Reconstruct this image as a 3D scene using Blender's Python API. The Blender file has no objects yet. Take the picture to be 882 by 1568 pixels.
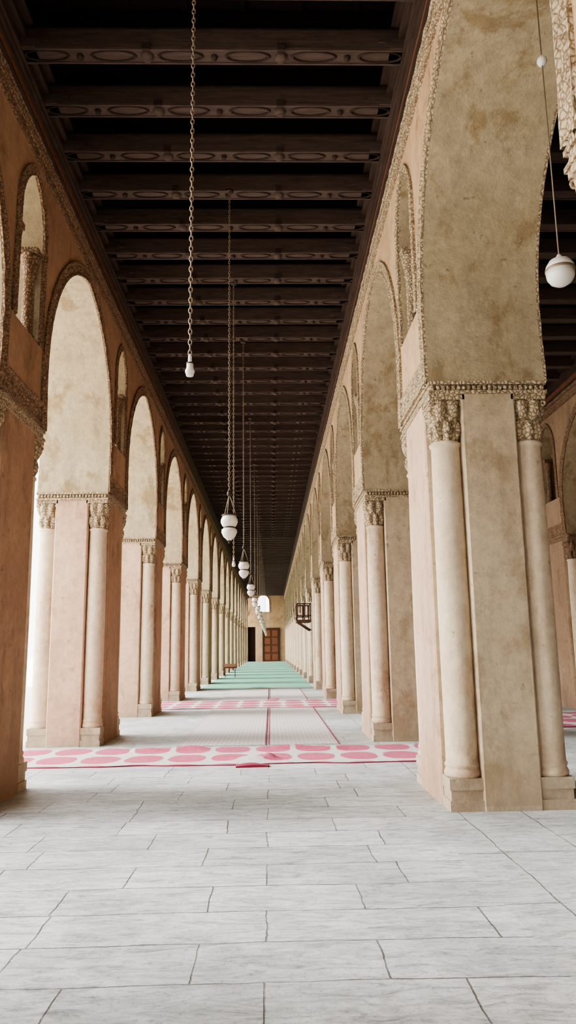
import bpy, math, random
from mathutils import Matrix, Vector, noise
random.seed(4)
scene = bpy.context.scene
scene.view_settings.view_transform = 'AgX'
try: scene.view_settings.look = 'AgX - Medium High Contrast'
except Exception: pass
scene.view_settings.exposure = .85

# ------------------------------------------------------------------ materials
class NT:
    def __init__(s, name):
        s.m = bpy.data.materials.new(name); s.m.use_nodes = True
        s.t = s.m.node_tree; s.n = s.t.nodes; s.l = s.t.links
        s.b = s.n['Principled BSDF']
        s.geo = s.n.new('ShaderNodeNewGeometry')
        s.pos = s.geo.outputs['Position']
    def scaled(s, v, sc):
        n = s.n.new('ShaderNodeVectorMath'); n.operation = 'MULTIPLY'
        s.l.new(v, n.inputs[0]); n.inputs[1].default_value = sc; return n.outputs[0]
    def noise(s, scale, detail=4, rough=.55, vec=None, dist=0):
        n = s.n.new('ShaderNodeTexNoise'); n.inputs['Scale'].default_value = scale
        n.inputs['Detail'].default_value = detail; n.inputs['Roughness'].default_value = rough
        n.inputs['Distortion'].default_value = dist
        s.l.new(vec or s.pos, n.inputs['Vector']); return n.outputs['Fac']
    def ramp(s, f, stops):
        n = s.n.new('ShaderNodeValToRGB'); e = n.color_ramp.elements
        while len(e) < len(stops): e.new(.5)
        for i, (p, c) in enumerate(stops):
            e[i].position = p; e[i].color = (c if isinstance(c, tuple) else (c, c, c)) + (1,)
        s.l.new(f, n.inputs[0]); return n.outputs[0]
    def mix(s, f, a, b, mode='MIX'):
        n = s.n.new('ShaderNodeMix'); n.data_type = 'RGBA'; n.blend_type = mode
        for i, x in ((0, f), (6, a), (7, b)):
            if isinstance(x, (int, float)): n.inputs[i].default_value = x
            elif isinstance(x, tuple): n.inputs[i].default_value = x + (1,)
            else: s.l.new(x, n.inputs[i])
        return n.outputs[2]
    def math(s, op, a, b=None, c=None):
        n = s.n.new('ShaderNodeMath'); n.operation = op
        for i, x in enumerate((a, b, c)):
            if x is None: continue
            if isinstance(x, (int, float)): n.inputs[i].default_value = x
            else: s.l.new(x, n.inputs[i])
        return n.outputs[0]
    def sep(s):
        n = s.n.new('ShaderNodeSeparateXYZ'); s.l.new(s.pos, n.inputs[0]); return n.outputs
    def bump(s, h, strength=.3, dist=.02):
        n = s.n.new('ShaderNodeBump'); n.inputs['Strength'].default_value = strength
        n.inputs['Distance'].default_value = dist; s.l.new(h, n.inputs['Height'])
        s.l.new(n.outputs[0], s.b.inputs['Normal'])
    def col(s, c):
        if isinstance(c, tuple): s.b.inputs['Base Color'].default_value = c + (1,)
        else: s.l.new(c, s.b.inputs['Base Color'])
    def rough(s, r): s.b.inputs['Roughness'].default_value = r

def lin(r, g, b):
    f = lambda c: ((c/255+.055)/1.055)**2.4 if c > 10 else c/255/12.92
    return (f(r), f(g), f(b))

def plaster(name, a, b, patch, patch_amt=.62, scale=.9, bump=.35, soft=.06, foot=None):
    t = NT(name)
    c = t.mix(t.ramp(t.noise(scale, 5, .6), [(.35, 0.), (.65, 1.)]), a, b)
    st = t.noise(1.7, 7, .7, t.scaled(t.pos, (1, 1, .6)), .25)
    c = t.mix(t.ramp(st, [(patch_amt-soft, 0.), (patch_amt+soft*.6, 1.)]), c, patch)
    c = t.mix(.38, c, t.ramp(t.noise(3.2, 6, .7, t.scaled(t.pos, (1, 1, .16))), [(.32, .5), (.55, 1.)]), 'MULTIPLY')
    c = t.mix(.45, c, t.ramp(t.noise(9, 7, .8), [(.32, .42), (.6, 1.)]), 'MULTIPLY')
    c = t.mix(t.ramp(t.noise(5.5, 3, .8), [(.66, 0.), (.69, .65)]), c, tuple(x*.55 for x in patch))
    z = t.sep()[2]
    f = t.math('MULTIPLY', t.ramp(t.math('ADD', t.math('MULTIPLY', z, .6), t.math('MULTIPLY', t.noise(2.2, 5, .7), .9)), [(.45, 1.), (.95, 0.)]), .6)
    c = t.mix(f, c, tuple(x*.78 for x in patch))
    t.col(c); t.rough(.92)
    h = t.math('ADD', t.noise(2.5, 6, .6), t.math('MULTIPLY', t.noise(26, 5, .75), .35))
    t.bump(h, bump, .045); return t.m

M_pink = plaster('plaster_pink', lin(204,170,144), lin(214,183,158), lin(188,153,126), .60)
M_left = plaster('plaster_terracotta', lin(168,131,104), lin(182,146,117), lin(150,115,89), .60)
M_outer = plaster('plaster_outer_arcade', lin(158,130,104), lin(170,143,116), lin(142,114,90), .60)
M_cream = plaster('plaster_cream', lin(202,168,130), lin(212,181,145), lin(184,148,109), .60)
M_intr = plaster('plaster_intrados', lin(178,161,130), lin(188,172,143), lin(158,137,104), .58, 1.4, .6, .05)
M_panel = plaster('plaster_panel', lin(188,169,141), lin(199,181,154), lin(172,150,121), .58)
M_shaft = plaster('column_plaster', lin(216,195,168), lin(226,206,180), lin(198,168,139), .61, 1.2, .35)
M_plinth = plaster('plinth_stone', lin(202,184,160), lin(212,195,172), lin(176,154,128), .58, 2, .7)

def stucco(name, hi, lo):
    t = NT(name)
    v = t.n.new('ShaderNodeTexVoronoi'); v.inputs['Scale'].default_value = 22
    v.feature = 'DISTANCE_TO_EDGE'; t.l.new(t.pos, v.inputs['Vector'])
    f = t.math('ADD', v.outputs[0], t.math('MULTIPLY', t.noise(40, 3), .3))
    c = t.mix(t.ramp(f, [(.16, 0.), (.34, 1.)]), lo, hi)
    c = t.mix(.5, c, t.ramp(t.noise(4, 5, .7), [(.3, .5), (.6, 1.)]), 'MULTIPLY')
    t.col(c); t.rough(.95); t.bump(f, .8, .025); return t.m
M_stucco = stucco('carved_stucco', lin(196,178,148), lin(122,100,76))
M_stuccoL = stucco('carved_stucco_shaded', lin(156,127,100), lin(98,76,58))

def wood(name, a, b, sc=(14, 2, 14), rough=.75):
    t = NT(name)
    f = t.noise(1.5, 6, .65, t.scaled(t.pos, sc), .5)
    t.col(t.ramp(f, [(.3, a), (.7, b)])); t.rough(rough)
    t.b.inputs['Specular IOR Level'].default_value = .2
    t.bump(f, .35, .02); return t.m
M_beam = wood('beam_wood', lin(68,56,51), lin(92,77,70), (2, 14, 14))
M_beamd = wood('beam_carving_wood', lin(50,39,35), lin(66,53,48), (3, 14, 14))
M_dark = wood('ceiling_board_wood', lin(17,10,9), lin(31,19,17), (2, 10, 10))
M_corn = wood('cornice_wood', lin(54,42,36), lin(82,66,57), (14, 1.5, 14))
M_insc = wood('inscription_board_wood', lin(106,66,48), lin(140,96,72), (12, 8, 12))
M_door = wood('door_wood', lin(80,50,36), lin(112,74,54), (10, 10, 2))
M_lat = wood('lattice_wood', lin(60,42,32), lin(92,66,50), (10, 10, 2))

def simple(name, c, rough=.6, metal=0, var=.12):
    t = NT(name)
    d = tuple(x*(1-var*2) for x in c)
    t.col(t.mix(t.noise(12, 4), d, c)); t.rough(rough); t.b.inputs['Metallic'].default_value = metal
    return t.m
M_chain = simple('chain_metal', lin(150,132,112), .5, .5)
M_iron = simple('dark_iron', lin(70,58,50), .5, .6)
M_glass = simple('milk_glass', lin(222,219,212), .25, 0, .02)
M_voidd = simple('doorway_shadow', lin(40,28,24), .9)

def floor_mat(name, bw, rh, rot, a, b, mort):
    t = NT(name)
    mp = t.n.new('ShaderNodeMapping'); mp.inputs['Rotation'].default_value = (0, 0, rot)
    wob = t.n.new('ShaderNodeTexNoise'); wob.inputs['Scale'].default_value = .9
    wob.inputs['Detail'].default_value = 6; wob.inputs['Roughness'].default_value = .7
    t.l.new(t.pos, wob.inputs['Vector'])
    vm = t.n.new('ShaderNodeVectorMath'); vm.operation = 'MULTIPLY_ADD'
    t.l.new(wob.outputs['Color'], vm.inputs[0]); vm.inputs[1].default_value = (.09, .09, 0)
    t.l.new(t.pos, vm.inputs[2]); t.l.new(vm.outputs[0], mp.inputs['Vector'])
    br = t.n.new('ShaderNodeTexBrick'); t.l.new(mp.outputs[0], br.inputs['Vector'])
    br.inputs['Scale'].default_value = 1; br.inputs['Brick Width'].default_value = bw
    br.inputs['Row Height'].default_value = rh; br.inputs['Mortar Size'].default_value = .0065
    br.inputs['Mortar Smooth'].default_value = .5
    br.offset = .37; br.squash = 1.35; br.squash_frequency = 3
    br.inputs['Color1'].default_value = a+(1,); br.inputs['Color2'].default_value = b+(1,)
    br.inputs['Mortar'].default_value = mort+(1,)
    fade = t.ramp(t.noise(1.6, 3), [(.42, 0.), (.66, .7)])
    c = t.mix(t.math('MULTIPLY', br.outputs['Fac'], fade), br.outputs['Color'], a)
    grain = t.noise(2.2, 10, .82, t.scaled(t.pos, (1.5, 5.5, 1)), 1.2)
    c = t.mix(.9, c, t.ramp(grain, [(.36, .30), (.46, .66), (.56, .95), (.7, 1.)]), 'MULTIPLY')
    pit = t.noise(30, 5, .85)
    c = t.mix(.65, c, t.ramp(pit, [(.34, .32), (.47, 1.)]), 'MULTIPLY')
    big = t.noise(.7, 6, .65)
    c = t.mix(.65, c, t.ramp(big, [(.36, .58), (.6, 1.)]), 'MULTIPLY')
    t.col(c); t.rough(.6)
    h = t.math('SUBTRACT', t.math('ADD', t.math('MULTIPLY', grain, .9), t.math('MULTIPLY', pit, .4)), br.outputs['Fac'])
    t.bump(h, .8, .018); return t.m
M_floor = floor_mat('floor_stone_slabs', .98, .5, 0, lin(204,209,209), lin(226,230,230), lin(112,109,103))
M_floorR = floor_mat('floor_border_slabs', 1.15, .62, math.radians(90), lin(208,211,209), lin(222,225,223), lin(108,105,98))
M_yard = simple('courtyard_stone', lin(225,220,210), .8)

# carpets ------------------------------------------------------------
def pink_carpet():
    t = NT('carpet_pink_arches'); X, Y, Z = t.sep()
    def cell(v, p, o):
        return t.math('SUBTRACT', t.math('FRACT', t.math('DIVIDE', t.math('ADD', v, 100+o), p)), .5)
    w = t.math('MULTIPLY', t.noise(3, 3), .08)
    fx = cell(t.math('ADD', X, w), .64, .1); fy = cell(t.math('ADD', Y, w), .92, .27)
    d = t.math('ADD', t.math('POWER', t.math('ABSOLUTE', t.math('DIVIDE', fx, .45)), 2.4),
               t.math('POWER', t.math('ABSOLUTE', t.math('DIVIDE', fy, .43)), 2.4))
    pk = t.mix(t.noise(2, 4), lin(168,72,98), lin(186,98,120))
    c = t.mix(t.ramp(d, [(.86, 0.), (1., 1.)]), pk, lin(192,189,185))
    c = t.mix(.6, c, t.ramp(t.noise(14, 5, .7), [(.3, .5), (.6, 1.)]), 'MULTIPLY')
    t.col(c); t.rough(.95); t.bump(t.noise(90, 2), .3, .01); return t.m
def mat_grey():
    t = NT('carpet_grey_weave'); X, Y, Z = t.sep()
    a = t.math('SINE', t.math('MULTIPLY', X, 42)); b = t.math('SINE', t.math('MULTIPLY', Y, 24))
    p = t.math('MULTIPLY', a, b)
    c = t.mix(t.ramp(p, [(.1, 0.), (.5, 1.)]), lin(192,188,186), lin(156,148,150))
    t.col(c); t.rough(.95); return t.m
def green_carpet():
    t = NT('carpet_green'); X, Y, Z = t.sep()
    a = t.math('FRACT', t.math('DIVIDE', Y, 1.25))
    c = t.mix(t.ramp(a, [(.0, 1.), (.1, 1.), (.14, 0.), (1, 0.)]), lin(98,158,134), lin(168,202,188))
    c = t.mix(.4, c, t.ramp(t.noise(1.5, 4), [(.3, .65), (.6, 1.)]), 'MULTIPLY')
    t.col(c); t.rough(.95); return t.m
M_cpink = pink_carpet(); M_cgrey = mat_grey(); M_cgreen = green_carpet()
M_crimson = simple('carpet_crimson', lin(140,50,72), .95)

# ------------------------------------------------------------------ mesh builder
class MB:
    def __init__(s): s.v = []; s.f = []; s.m = []; s.s = []; s.mats = []
    def mi(s, m):
        if m not in s.mats: s.mats.append(m)
        return s.mats.index(m)
    def add(s, vs, fs, m, smooth=False):
        o = len(s.v); s.v += vs; k = s.mi(m)
        for f in fs:
            s.f.append(tuple(i+o for i in f)); s.m.append(k); s.s.append(smooth)
    def box(s, x0, x1, y0, y1, z0, z1, m):
        vs = [(x, y, z) for z in (z0, z1) for y in (y0, y1) for x in (x0, x1)]
        s.add(vs, [(0,2,3,1), (4,5,7,6), (0,1,5,4), (2,6,7,3), (0,4,6,2), (1,3,7,5)], m)
    def lathe(s, cx, cy, prof, seg, m, fn=None, smooth=True):
        vs = []
        for r, z in prof:
            for i in range(seg):
                a = 2*math.pi*i/seg; rr = fn(r, z, a) if fn else r
                vs.append((cx+rr*math.cos(a), cy+rr*math.sin(a), z))
        fs = [(j*seg+i, j*seg+(i+1) % seg, (j+1)*seg+(i+1) % seg, (j+1)*seg+i) for j in range(len(prof)-1) for i in range(seg)]
        fs.append(tuple(range(seg))[::-1]); fs.append(tuple(range((len(prof)-1)*seg, len(prof)*seg)))
        s.add(vs, fs, m, smooth)
    def torus(s, c, R, r, m, axis='z', sx=1, n=14, k=6):
        vs = []
        for i in range(n):
            a = 2*math.pi*i/n
            for j in range(k):
                b = 2*math.pi*j/k
                p = ((R+r*math.cos(b))*math.cos(a), (R+r*math.cos(b))*math.sin(a)*sx, r*math.sin(b))
                if axis == 'x': p = (p[2], p[0], p[1])
                elif axis == 'y': p = (p[0], p[2], p[1])
                vs.append((c[0]+p[0], c[1]+p[1], c[2]+p[2]))
        fs = [(i*k+j, ((i+1) % n)*k+j, ((i+1) % n)*k+(j+1) % k, i*k+(j+1) % k) for i in range(n) for j in range(k)]
        s.add(vs, fs, m, True)
    def tube(s, p, q, r, m, k=8):
        p = Vector(p); q = Vector(q); d = (q-p).normalized()
        u = d.orthogonal().normalized(); w = d.cross(u)
        vs = [tuple(c+(u*math.cos(2*math.pi*i/k)+w*math.sin(2*math.pi*i/k))*r) for c in (p, q) for i in range(k)]
        s.add(vs, [(i, (i+1) % k, (i+1) % k+k, i+k) for i in range(k)]+[tuple(range(k))[::-1], tuple(range(k, 2*k))], m, True)
    def mesh(s, name):
        me = bpy.data.meshes.new(name); me.from_pydata(s.v, [], s.f)
        for m in s.mats: me.materials.append(m)
        me.polygons.foreach_set('material_index', s.m); me.polygons.foreach_set('use_smooth', s.s)
        me.update(); return me
    def obj(s, name): return inst(s.mesh(name), name)
def inst(me, name, loc=(0, 0, 0)):
    o = bpy.data.objects.new(name, me); o.location = loc; scene.collection.objects.link(o); return o

# ------------------------------------------------------------------ dimensions (metres)
XL, XR, TH = -2.93, 1.74, 1.27
PITCH = (XR-XL)+TH
P, PL, YF = 5.55, 1.75, 7.6
Y0 = YF + PL/2
N0, N1 = -6, 16
YEND = YF+P*16
SPR, APX, ZST = 4.43, 7.5, 5.25
ZTOP = 9.05; ZW = 8.1; ZB = 8.38

def pointed(y_out, y_apex, z0, z1, n):
    a = y_apex-y_out; r = z1-z0; R = (a*a+r*r)/(2*a); cy = y_out+R
    a1 = math.acos((y_apex-cy)/R)
    return [(cy+R*math.cos(math.pi-(math.pi-a1)*i/n), z0+R*math.sin(math.pi-(math.pi-a1)*i/n)) for i in range(n+1)]
HP = PL/2
arch_half = [(HP, SPR), (HP-.02, SPR+.25), (HP-.04, SPR+.55)] + pointed(HP-.045, P/2, ZST, APX, 26)
WH, WS, WZ, WA = .43, 5.45, 6.85, 7.52
win_half = [(-y, z) for y, z in pointed(-WH, 0, WZ, WA, 12)]

def relief(s, v, w, per):
    du = (s % per)-per/2; dv = v-w/2
    r = math.hypot(du, dv*1.1)
    h = .5+.5*math.cos(r*2*math.pi/(w*.42))
    h *= .75+.25*math.cos(4*math.atan2(dv, du))
    if v < w*.13 or v > w*.87: h = 1
    return h

def band(mb, path, w, x, out, mat, ds, flip=1, per=None, amp=.026):
    per = per or w*1.25
    pts = [Vector(p) for p in path]; L = [0]
    for a, b in zip(pts, pts[1:]): L.append(L[-1]+(b-a).length)
    n = max(2, int(L[-1]/ds)); rs = []; k = 0
    for i in range(n+1):
        t = L[-1]*i/n
        while k < len(L)-2 and L[k+1] < t: k += 1
        f = (t-L[k])/max(1e-9, L[k+1]-L[k]); rs.append(pts[k].lerp(pts[k+1], f))
    ts = [(rs[min(i+1, n)]-rs[max(i-1, 0)]).normalized() for i in range(n+1)]
    nv = max(3, int(round(w/ds))); sg = 1 if out > 0 else -1
    vs = []; cols = nv+3
    for i in range(n+1):
        nr = Vector((-ts[i].y, ts[i].x))*flip; s = L[-1]*i/n
        for j in range(-1, nv+2):
            v = w*min(max(j, 0), nv)/nv
            jt = noise.noise(Vector((s*6, v*9, x)))*.009
            p = rs[i]+nr*(v+(jt if j in (0, nv, -1, nv+1) else 0))
            if j in (-1, nv+1): xx = x
            else: xx = x+out+sg*amp*(relief(s, v, w, per)-.5)+jt*sg
            vs.append((xx, p.x, p.y))
    fs = [(i*cols+j, (i+1)*cols+j, (i+1)*cols+j+1, i*cols+j+1) for i in range(n) for j in range(cols-1)]
    if ((flip > 0) == (out > 0)): fs = [f[::-1] for f in fs]
    mb.add(vs, fs, mat, False)

def arcade(name, x0, x1, faces, m_face, m_back, m_str):
    mb = MB()
    poly = [(0, ZTOP), (0, WA)]+list(reversed(win_half))[1:]+[(WH, WS), (0, WS), (0, SPR)]+arch_half+[(P/2, ZTOP)]
    for n in range(N0, N1):
        yc = Y0+n*P
        for sg in (1, -1):
            pp = [(yc+sg*y, z) for y, z in poly]; k = len(pp)
            a = tuple(range(k))
            mb.add([(x0, y, z) for y, z in pp], [a if sg > 0 else a[::-1]], m_face if x0 == faces[0][0] else m_back)
            mb.add([(x1, y, z) for y, z in pp], [a[::-1] if sg > 0 else a], m_face if x1 == faces[0][0] else m_back)
            def strip(path, m):
                q = [(yc+sg*y, z) for y, z in path]; c = len(q)
                vs = [(x, y, z) for x in (x0, x1) for y, z in q]
                mb.add(vs, [(i, i+1, i+1+c, i+c) for i in range(c-1)], m, True)
            strip(arch_half, M_intr); strip(win_half, M_intr)
            strip([(WH, WZ), (WH, WS)], M_intr); strip([(WH, WS), (0, WS)], M_intr); strip([(0, SPR), (HP, SPR)], M_intr)
        ds = .1 if n < -1 else (.026 if n < 2 else (.05 if n < 6 else .1))
        for (x, og) in faces:
            o = .02*og
            full = [(yc+y, z) for y, z in arch_half]+[(yc+P-y, z) for y, z in reversed(arch_half)][1:]
            band(mb, full, .2, x, o, m_str, ds, 1)
            wf = [(yc-WH, WS)]+[(yc-y, z) for y, z in win_half]+[(yc+y, z) for y, z in reversed(win_half)][1:]+[(yc+WH, WS)]
            band(mb, wf, .13, x, o, m_str, ds, 1)
            band(mb, [(yc-HP+.05, SPR+.02), (yc+HP-.05, SPR+.02)], .3, x, o, m_str, ds, 1)
            band(mb, [(yc-P/2, 7.76), (yc+P/2, 7.76)], .2, x, o, m_str, ds, 1)
            band(mb, [(yc-P/2, 7.97), (yc+P/2, 7.97)], .1, x, o*1.6, m_str, ds, 1)
            for sy in (-1, 1):
                cx = x-og*.12; cy = yc+sy*(WH-.085)
                mb.lathe(cx, cy, [(.1, WS), (.1, WS+.07), (.075, WS+.09), (.072, WS+.85), (.09, WS+.87), (.075, WS+.9), (.12, WS+1.1), (.125, WS+1.16)], 14, m_str)
                mb.box(cx-.12, cx+.12, cy-.1 if sy > 0 else yc-WH, yc+WH if sy > 0 else cy+.1, WS+1.16, WS+1.24, m_str)
    return mb.obj(name)

arcade('wall_right', XR, XR+TH, [(XR, -1), (XR+TH, 1)], M_cream, M_cream, M_stucco)
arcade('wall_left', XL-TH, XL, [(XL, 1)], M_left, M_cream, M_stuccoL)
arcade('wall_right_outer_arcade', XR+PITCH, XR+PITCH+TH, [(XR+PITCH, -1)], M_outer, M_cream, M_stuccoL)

# ------------------------------------------------------------------ pillars
def capital_fn(zb, zt):
    def fn(r, z, a):
        t = (z-zb)/(zt-zb)
        if t < 0 or t > 1: return r
        tier = 0 if t < .5 else 1
        tt = (t*2) % 1
        leaf = abs(math.cos(4*(a+tier*math.pi/8)))
        curl = math.sin(tt*math.pi*.95)**1.2
        fine = .006*math.sin(a*24+t*20)
        sq = .035*t*(abs(math.cos(2*(a-math.pi/4)))**2)
        return r+.04*curl*leaf-.018*(1-leaf)+fine*(t > .05)+sq
    return fn
def pillar_mesh(name, m_aisle, m_panel, m_str):
    mb = MB(); hx, hy, nt, c = TH/2, HP, .34, .018
    ZC = SPR-.14
    q = []
    for sx, sy in ((1, 1), (-1, 1), (-1, -1), (1, -1)):
        loc = [(hx, hy-nt-c), (hx-c, hy-nt), (hx-nt, hy-nt), (hx-nt, hy-c), (hx-nt-c, hy)]
        pts = [(sx*a, sy*b) for a, b in loc]
        if sx*sy < 0: pts.reverse()
        q += pts
    n = len(q)
    vs = [(x, y, z) for z in (0, ZC) for x, y in q]
    fa = []; fp = []
    for i in range(n):
        j = (i+1) % n; f = (i, j, j+n, i+n)
        mx = (q[i][0]+q[j][0])/2
        (fa if abs(mx) > hx-.03 else fp).append(f)
    mb.add(vs, fa+[tuple(range(n, 2*n))], m_aisle); mb.add(vs, fp, m_panel)
    mb.box(-hx+nt+.02, hx-nt-.02, -hy-.004, hy+.004, 0, .05, M_plinth)
    mb.box(-hx+.01, hx-.01, -hy+.01, hy-.01, ZC, SPR, m_str)
    for k, (z0, z1, e) in enumerate(((ZC, ZC+.035, .03), (ZC+.105, SPR, .025))):
        mb.box(-hx-e*.3, hx+e*.3, -hy-e, hy+e, z0, z1, m_str)
    nb = 22
    for sy in (-1, 1):
        for i in range(nb):
            xx = -hx+.04+(2*hx-.08)*i/(nb-1)
            mb.lathe(xx, sy*(hy-.002), [(.0, ZC+.04), (.026, ZC+.05), (.03, ZC+.07), (.022, ZC+.095), (0, ZC+.1)], 8, m_str)
    for sx in (-1, 1):
        for sy in (-1, 1):
            cx, cy = sx*(hx-.19), sy*(hy-.19)
            mb.box(cx-.18, cx+.18, cy-.18, cy+.18, 0, .1, M_plinth)
            mb.box(cx-.165, cx+.165, cy-.165, cy+.165, .1, .2, M_plinth)
            mb.box(cx-.178, cx+.178, cy-.178, cy+.178, .2, .31, M_plinth)
            zt = ZC-.06; zb = zt-.45
            prof = [(.178, .31), (.186, .33), (.186, .36), (.172, .385), (.168, .40), (.178, .415), (.178, .435), (.165, .455),
                    (.163, .6), (.166, 1.2), (.167, 2.0), (.162, 2.9), (.154, zb-.06), (.156, zb-.05), (.17, zb-.035), (.172, zb-.015), (.158, zb)]
            mb.lathe(cx, cy, prof, 32, M_shaft)
            cp = [(.15+.03*((i/24)**2), zb+(zt-zb)*i/24) for i in range(25)]
            mb.lathe(cx, cy, cp, 64, m_str, capital_fn(zb, zt))
            mb.box(cx-.19, cx+.19, cy-.19, cy+.19, zt, ZC+.001, m_str)
            for ax in (-1, 1):
                for ay in (-1, 1):
                    mb.torus((cx+ax*.165, cy+ay*.165, zt-.04), .022, .013, m_str, 'y', 1, 10, 5)
    return mb.mesh(name)
pm_r = pillar_mesh('pillar_cream', M_pink, M_panel, M_stucco)
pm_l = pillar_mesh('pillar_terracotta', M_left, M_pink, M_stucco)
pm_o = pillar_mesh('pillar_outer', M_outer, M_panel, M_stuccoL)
for n in range(N0, N1):
    inst(pm_r, 'pillar', (XR+TH/2, Y0+n*P, 0))
    inst(pm_l, 'pillar', (XL-TH/2, Y0+n*P, 0))
    inst(pm_o, 'pillar', (XR+PITCH+TH/2, Y0+n*P, 0))

# ------------------------------------------------------------------ ceilings
YS = Y0+N0*P-P/2
def ceiling(name, xa, xb, detail):
    mb = MB()
    mb.box(xa-.3, xb+.3, YS, YEND, 8.95, 9.05, M_dark)
    nb = 7
    for i in range(1, nb):
        x = xa+(xb-xa)*i/nb
        mb.box(x-.03, x+.03, YS, YEND, 8.91, 8.95, M_dark)
    k = int((YS-7.59)/.885); y = 7.59+k*.885
    BW = .2
    while y < YEND-.1:
        ya, yb = y-BW, y
        if ya > YS:
            mb.box(xa, xb, ya, yb, ZB, ZB+.25, M_beam)
            mb.box(xa, xb, ya+.03, yb-.03, ZB+.25, 8.92, M_dark)
            cx = (xa+xb)/2
            if -6 < y < 60:
                mb.box(xa, xb, ya-.012, ya+.012, ZB-.01, ZB+.025, M_beam)
                mb.box(xa, xb, yb-.012, yb+.012, ZB-.01, ZB+.025, M_beam)
                mb.box(xa, xb, ya-.03, yb+.03, ZB+.235, ZB+.26, M_beamd)
            if detail and -6 < y < 45:
                sg = 24 if y < 16 else 12
                for o in (-1.93, -1.16, -.39, .39, 1.16, 1.93):
                    mb.torus((cx+o, (ya+yb)/2-.01, ZB-.004), .25, .02, M_beamd, 'z', .3, sg, 5)
                for o in (-1.545, -.775, 0, .775, 1.545):
                    big = abs(o) == .775
                    r = .075 if big else .04
                    mb.lathe(cx+o, (ya+yb)/2, [(r*.3, ZB-.05), (r*.8, ZB-.04), (r, ZB-.012), (r, ZB+.01)], 12, M_beam if big else M_beamd)
                    if big: mb.box(cx+o-.045, cx+o+.045, ya-.03, ya+.01, ZB-.02, ZB+.07, M_beamd)
                for sx, xe in ((1, xa), (-1, xb)):
                    for st, (w, h) in enumerate(((.3, .02), (.36, .07), (.44, .12))):
                        x1, x2 = sorted((xe, xe+sx*w))
                        mb.box(x1, x2, ya-.03+st*.004, yb+.03-st*.004, ZB+h-.02, ZB+.03+h, M_beam)
        y += .885
    for sx, xe in ((1, xa), (-1, xb)):
        def bx(p, z0, z1, m):
            x1, x2 = sorted((xe-sx*.01, xe+sx*p)); mb.box(x1, x2, YS, YEND, z0, z1, m)
        bx(.05, ZW, ZW+.17, M_insc); bx(.075, ZW-.02, ZW+.02, M_corn); bx(.08, ZW+.16, ZW+.2, M_corn)
        bx(.12, ZW+.2, ZB-.02, M_corn); bx(.15, ZB-.03, ZB+.03, M_corn); bx(.12, ZB+.03, ZB+.14, M_corn)
        bx(.2, ZB+.14, ZB+.2, M_corn); bx(.17, ZB+.2, ZB+.3, M_corn); bx(.27, ZB+.3, ZB+.36, M_corn); bx(.24, ZB+.36, 8.95, M_dark)
    return mb.obj(name)
ceiling('ceiling', XL, XR, True)
ceiling('ceiling_side_aisle', XR+TH, XR+PITCH, False)
ceiling('ceiling_outer_aisle', XR+PITCH+TH, XR+2*PITCH, False)
mb = MB()
mb.box(XL-TH-.1, XR+2*PITCH+1, YS, YEND+1.2, 9.05, 9.4, M_cream)
mb.box(XL-TH-.1, XL-TH+.3, YS, YEND+1.2, 9.4, 10.3, M_cream)
mb.obj('roof')

# ------------------------------------------------------------------ floor
mb = MB()
def quad(x0, x1, y0, y1, z, m): mb.add([(x0, y0, z), (x1, y0, z), (x1, y1, z), (x0, y1, z)], [(0, 1, 2, 3)], m)
YB = YS-3
quad(-4.35, -2.75, YB, YEND+2, 0, M_floorR); quad(-2.75, 1.45, YB, YEND+2, 0, M_floor)
quad(1.45, 3.3, YB, YEND+2, 0, M_floorR); quad(3.3, 16, YB, YEND+2, 0, M_floor)
mb.obj('floor')
mb = MB(); mb.box(-120, -4.35, -90, 200, -.25, -.02, M_yard); mb.box(-4.35, 60, -90, YB, -.25, -.02, M_yard)
mb.obj('courtyard_ground')

# ------------------------------------------------------------------ outer & end walls
mb = MB()
xo = XR+2*PITCH
mb.box(xo, xo+1, YS, YEND+1.2, 0, ZTOP, M_cream); mb.obj('wall_outer')
def frame_wall(xa, xb, y, th, opens, zt, m):
    mb = MB(); cur = xa
    for (a, b, z0, z1, arched) in opens:
        mb.box(cur, a, y, y+th, 0, zt, m)
        if z0 > 0: mb.box(a, b, y, y+th, 0, z0, m)
        if arched:
            r = (b-a)/2; cx = (a+b)/2; zs = z1-r*1.15
            half = [(cx+r*math.cos(t*math.pi/16), zs+r*1.15*math.sin(t*math.pi/16)) for t in range(17)]
            poly = [(b, zt)]+[(a, zt)]+half[::-1]
            k = len(poly)
            mb.add([(x, y, z) for x, z in poly], [tuple(range(k))], m)
            mb.add([(x, y+th, z) for x, z in poly], [tuple(range(k))[::-1]], m)
            mb.add([(x, yy, z) for yy in (y, y+th) for x, z in half], [(i, i+1, i+18, i+17) for i in range(16)], m, True)
        else: mb.box(a, b, y, y+th, z1, zt, m)
        cur = b
    mb.box(cur, xb, y, y+th, 0, zt, m)
    return mb
frame_wall(XL-TH, XR+2*PITCH, YEND, 1, [(-3.0, -2.0, 0, 4.4, False), (-1.75, -.2, 6.3, 8.5, True)], ZTOP, M_cream).obj('wall_end')
mb = MB()
mb.box(-3.0, -2.0, YEND+1.0, YEND+1.1, 0, 4.4, M_voidd)  # dark sheet behind the open doorway, its colour stands for the shade inside
mb.obj('doorway_shade_panel')
mb = MB(); YD = YEND-.002
dx0, dx1, dz = -.95, 1.0, 4.1
mb.box(dx0-.15, dx0, YD-.12, YD, 0, dz+.15, M_corn); mb.box(dx1, dx1+.15, YD-.12, YD, 0, dz+.15, M_corn)
mb.box(dx0, dx1, YD-.12, YD, dz, dz+.15, M_corn)
for s in (0, 1):
    a = dx0+s*(dx1-dx0)/2; b = a+(dx1-dx0)/2
    mb.box(a+.01, b-.01, YD-.06, YD, 0, dz, M_door)
    for k in range(4): mb.box(a+.12, b-.12, YD-.09, YD-.06, .2+k, .95+k, M_insc)
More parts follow.
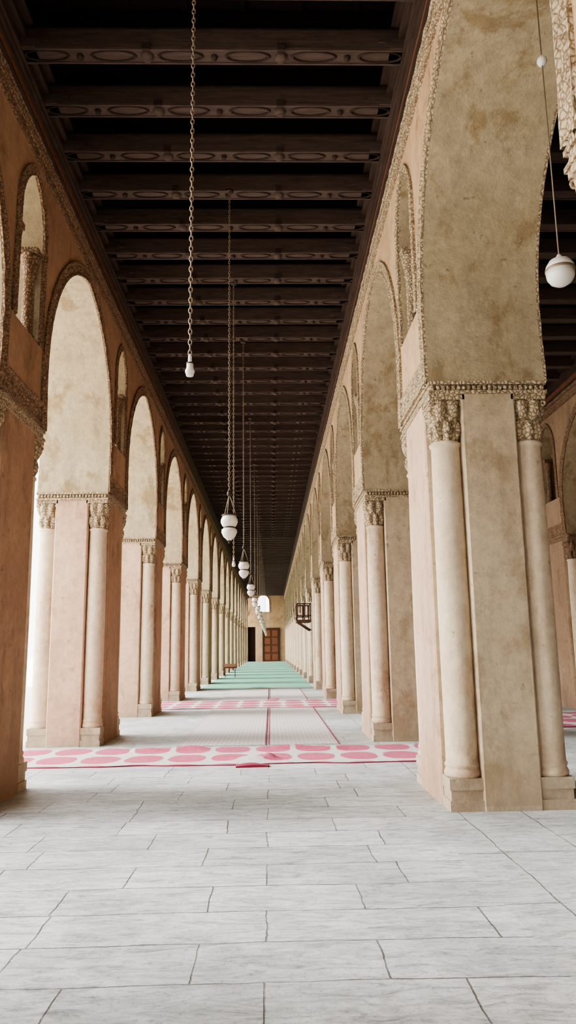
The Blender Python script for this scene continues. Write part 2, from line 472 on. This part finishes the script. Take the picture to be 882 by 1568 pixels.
mb.obj('door_2')
mb = MB()
for i in range(17):
    t0 = math.pi*i/16
    mb.box(-.975+.85*math.cos(t0)-.06, -.975+.85*math.cos(t0)+.06, YD-.06, YD, 7.6+.95*math.sin(t0)-.08, 7.6+.95*math.sin(t0)+.08, M_stucco)
mb.box(-1.9, -1.78, YD-.06, YD, 6.3, 7.6, M_stucco); mb.box(-.17, -.05, YD-.06, YD, 6.3, 7.6, M_stucco)
mb.box(-1.9, -.05, YD-.08, YD, 6.2, 6.3, M_stucco)
mb.obj('window_1')
mb = MB(); mb.box(-8.5, 9, YD-.05, YD, 5.0, 5.12, M_cream); mb.obj('trim_1')

# ------------------------------------------------------------------ carpets
def cloth(x0, x1, y0, y1, m, nx, ny, fold=None, edge=.05):
    mb = MB(); vs = []
    for j in range(ny+1):
        for i in range(nx+1):
            x = x0+(x1-x0)*i/nx; y = y0+(y1-y0)*j/ny
            if j in (0, ny): y += edge*noise.noise(Vector((x*1.2, y, 3)))
            z = .016+.006*noise.noise(Vector((x*1.5, y*1.5, 0)))
            if fold:
                for fx, fy, sx, sy, h in fold:
                    z += h*math.exp(-((x-fx)/sx)**2-((y-fy)/sy)**2)
            vs.append((x, y, z))
    w = nx+1
    fs = [(j*w+i, j*w+i+1, (j+1)*w+i+1, (j+1)*w+i) for j in range(ny) for i in range(nx)]
    mb.add(vs, fs, m, True)
    ring = [i for i in range(w)]+[j*w+nx for j in range(1, ny+1)]+[ny*w+i for i in range(nx-1, -1, -1)]+[j*w for j in range(ny-1, 0, -1)]
    rv = [vs[i] for i in ring]; k = len(rv)
    mb.add(rv+[(x, y, 0) for x, y, z in rv], [(i, i+k, (i+1) % k+k, (i+1) % k) for i in range(k)], M_crimson)
    return mb
cloth(XL-1.1, XR+1.2, 10.85, 12.7, M_cpink, 160, 40, [(-.3, 11.15, .3, .07, .08), (-.05, 11.3, .12, .1, .09), (-2.0, 12.35, .4, .05, .06), (-1.3, 12.4, .3, .06, .08), (.3, 12.4, .5, .05, .07), (1.0, 12.3, .3, .05, .05)], .14).obj('prayer_carpet')
cloth(-.5, -.05, 10.6, 10.76, M_crimson, 16, 10, [(-.3, 10.68, .2, .08, .04)]).obj('folded_rug')
cloth(XL-.6, XR+.5, 20.9, 23.9, M_cpink, 80, 30, [(.1, 23.2, .25, .1, .1)]).obj('prayer_carpet')
for (y0, y1) in ((12.95, 20.8), (24.0, 30.5)):
    mb = MB()
    for (x0, x1) in ((-1.6, -.1), (-.06, 1.14)):
        mb.box(x0, x1, y0, y1, 0, .014, M_cgrey)
        for (p, q) in ((x0, x0+.02), (x1-.02, x1)): mb.box(p, q, y0, y1, .014, .017, M_crimson if p > -1 else M_cgrey)
    mb.obj('woven_floor_mat')
cloth(XL+.03, XR-.03, 30.8, YEND-1.5, M_cgreen, 30, 120, [(-.5, 31.4, .4, .15, .08)]).obj('green_carpet')
cloth(XR+TH+.2, XR+PITCH-.1, 14.9, 18.0, M_cpink, 60, 20).obj('prayer_carpet')

# ------------------------------------------------------------------ hanging lamps
def chain(mb, x, y, z0, z1, m, R=.017, r=.0048, pitch=.041):
    n = int((z1-z0)/pitch)
    for i in range(n):
        z = z0+pitch*(i+.5)
        mb.torus((x, y, z), R*.72, r, m, 'x' if i % 2 else 'y', 1.75, 12, 5)
def hook(mb, z):
    mb.lathe(0, 0, [(.05, z-.03), (.06, z-.02), (.06, z)], 14, M_iron)
def lamp_mesh():
    mb = MB(); zt = ZB; hook(mb, zt)
    chain(mb, 0, 0, 3.75, zt-.02, M_chain)
    mb.lathe(0, 0, [(.012, 3.77), (.03, 3.75), (.035, 3.71), (.012, 3.69)], 14, M_iron)
    for k in range(3):
        a = 2*math.pi*k/3+.3
        mb.tube((0, 0, 3.72), (.1*math.cos(a), .1*math.sin(a), 3.42), .005, M_chain)
    mb.torus((0, 0, 3.42), .1, .009, M_iron, n=24)
    mb.lathe(0, 0, [(.07, 3.43), (.085, 3.42), (.115, 3.36), (.118, 3.32), (.095, 3.27), (.075, 3.255)], 28, M_glass)
    mb.lathe(0, 0, [(.078, 3.258), (.08, 3.25), (.078, 3.24)], 28, M_iron)
    mb.lathe(0, 0, [(.07, 3.245), (.105, 3.22), (.108, 3.18), (.08, 3.12), (.045, 3.09), (.03, 3.07)], 28, M_glass)
    mb.lathe(0, 0, [(.03, 3.075), (.025, 3.06), (.012, 3.05), (.015, 3.035), (0.001, 3.02)], 14, M_iron)
    return mb.mesh('hanging_glass_lamp')
lm = lamp_mesh()
y = 10.05
while y < YEND-4:
    inst(lm, 'hanging_glass_lamp', (-.56, y, 0)); y += 5.55
def bulb_mesh(zb):
    mb = MB(); hook(mb, ZB); chain(mb, 0, 0, zb+.16, ZB-.02, M_chain)
    mb.lathe(0, 0, [(.008, zb+.17), (.014, zb+.15), (.014, zb+.11), (.024, zb+.1), (.026, zb+.06), (.034, zb+.045), (.034, zb+.03), (.03, zb+.025), (.026, zb+.005), (.01, zb)], 18, M_glass)
    mb.torus((0, 0, zb+.1), .022, .006, M_iron)
    return mb.mesh('hanging_bulb_pendant')
inst(bulb_mesh(3.53), 'hanging_bulb_pendant', (-.565, 5.05, 0))
inst(bulb_mesh(3.02), 'hanging_bulb_pendant', (-.64, 12.9, 0))
mb = MB()
zg = 4.64
mb.tube((0, 0, zg+.1), (0, 0, APX), .006, M_chain)
mb.lathe(0, 0, [(.001, 6.61), (.03, 6.62), (.045, 6.65), (.04, 6.68), (.015, 6.71), (.006, 6.72)], 18, M_glass)
mb.lathe(0, 0, [(.008, zg+.17), (.02, zg+.155), (.03, zg+.13), (.085, zg+.105), (.112, zg+.06), (.118, zg+.035)], 32, M_glass)
mb.lathe(0, 0, [(.118, zg+.035), (.121, zg+.03), (.121, zg+.015), (.118, zg+.01)], 32, M_chain)
mb.lathe(0, 0, [(.118, zg+.01), (.11, zg-.045), (.085, zg-.085), (.045, zg-.11), (.001, zg-.118)], 32, M_glass)
mb.lathe(0, 0, [(.05, APX-.03), (.05, APX+.01)], 14, M_iron)
inst(mb.mesh('globe_pendant_lamp'), 'globe_pendant_lamp', (XR+TH/2+.06, 5.62, 0))

# ------------------------------------------------------------------ wooden balcony between right pillars
mb = MB(); dy0, dy1, dxa, dxb = 31.7, 33.2, 1.1, 1.72
mb.box(dxa, dxb, dy0, dy1, 2.7, 2.8, M_lat)
for x in (dxa, dxa+.3, dxb-.06):
    for y in (dy0, dy1-.05): mb.box(x, x+.05, y, y+.05, 2.8, 3.5, M_lat)
for yy in (dy0, dy1-.05):
    for z in (2.95, 3.45): mb.box(dxa, dxb, yy, yy+.05, z, z+.05, M_lat)
    for i in range(6): mb.box(dxa+.05+i*.1, dxa+.065+i*.1, yy+.01, yy+.04, 3.0, 3.45, M_lat)
for z in (2.95, 3.45): mb.box(dxa, dxa+.05, dy0, dy1, z, z+.05, M_lat)
for i in range(12): mb.box(dxa+.01, dxa+.04, dy0+.08+i*.11, dy0+.1+i*.11, 3.0, 3.45, M_lat)
for y in (dy0+.1, dy1-.2):
    mb.tube((dxa+.08, y, 2.7), (dxb, y, 2.35), .03, M_lat)
mb.obj('wooden_balcony')
mb = MB()
for x in (-.3, .27):
    mb.box(x, x+.04, -.2, .2, 0, .05, M_door); mb.box(x, x+.04, -.03, .03, .05, .55, M_door)
vs = [(-.35, -.22, .5), (.35, -.22, .5), (.35, .2, .72), (-.35, .2, .72), (-.35, -.22, .53), (.35, -.22, .53), (.35, .2, .75), (-.35, .2, .75)]
mb.add(vs, [(3,2,1,0), (4,5,6,7), (0,1,5,4), (1,2,6,5), (2,3,7,6), (3,0,4,7)], M_door)
mb.box(-.35, .35, -.24, -.21, .5, .58, M_door)
inst(mb.mesh('wooden_book_stand'), 'wooden_book_stand', (-2.4, 44, .02))

# ------------------------------------------------------------------ light: hazy sky, brightest over the courtyard side
w = bpy.data.worlds.new('sky'); scene.world = w; w.use_nodes = True
nt = w.node_tree; bg = nt.nodes['Background']; bg.inputs[0].default_value = (1, .99, .97, 1)
tc = nt.nodes.new('ShaderNodeTexCoord')
dt = nt.nodes.new('ShaderNodeVectorMath'); dt.operation = 'DOT_PRODUCT'
nt.links.new(tc.outputs['Generated'], dt.inputs[0]); dt.inputs[1].default_value = Vector((-.86, .02, .50)).normalized()
def wm(op, a, b):
    n = nt.nodes.new('ShaderNodeMath'); n.operation = op
    for i, x in enumerate((a, b)):
        if isinstance(x, (int, float)): n.inputs[i].default_value = x
        else: nt.links.new(x, n.inputs[i])
    return n.outputs[0]
g = wm('POWER', wm('MAXIMUM', dt.outputs['Value'], 0.0), 45)
nt.links.new(wm('ADD', wm('MULTIPLY', g, 44), 2.7), bg.inputs[1])
sd = bpy.data.lights.new('sun', 'SUN'); sd.energy = 10; sd.angle = math.radians(1); sd.color = (1, .96, .9)
so = bpy.data.objects.new('sun', sd); scene.collection.objects.link(so)
so.rotation_euler = (0, math.radians(35), 0); so.location = (20, 0, 30)

# ------------------------------------------------------------------ camera
cd = bpy.data.cameras.new('camera'); cam = bpy.data.objects.new('camera', cd); scene.collection.objects.link(cam)
cd.sensor_fit = 'VERTICAL'; cd.sensor_height = 36; cd.lens = 1130/1568*36; cd.clip_end = 500; cd.clip_start = .05
Rm = Matrix.Rotation(-.0251, 4, 'Z') @ Matrix.Rotation(math.radians(90+10.48), 4, 'X') @ Matrix.Rotation(-.014, 4, 'Z')
cam.matrix_world = Matrix.Translation((0, 0, 1.6)) @ Rm
scene.camera = cam
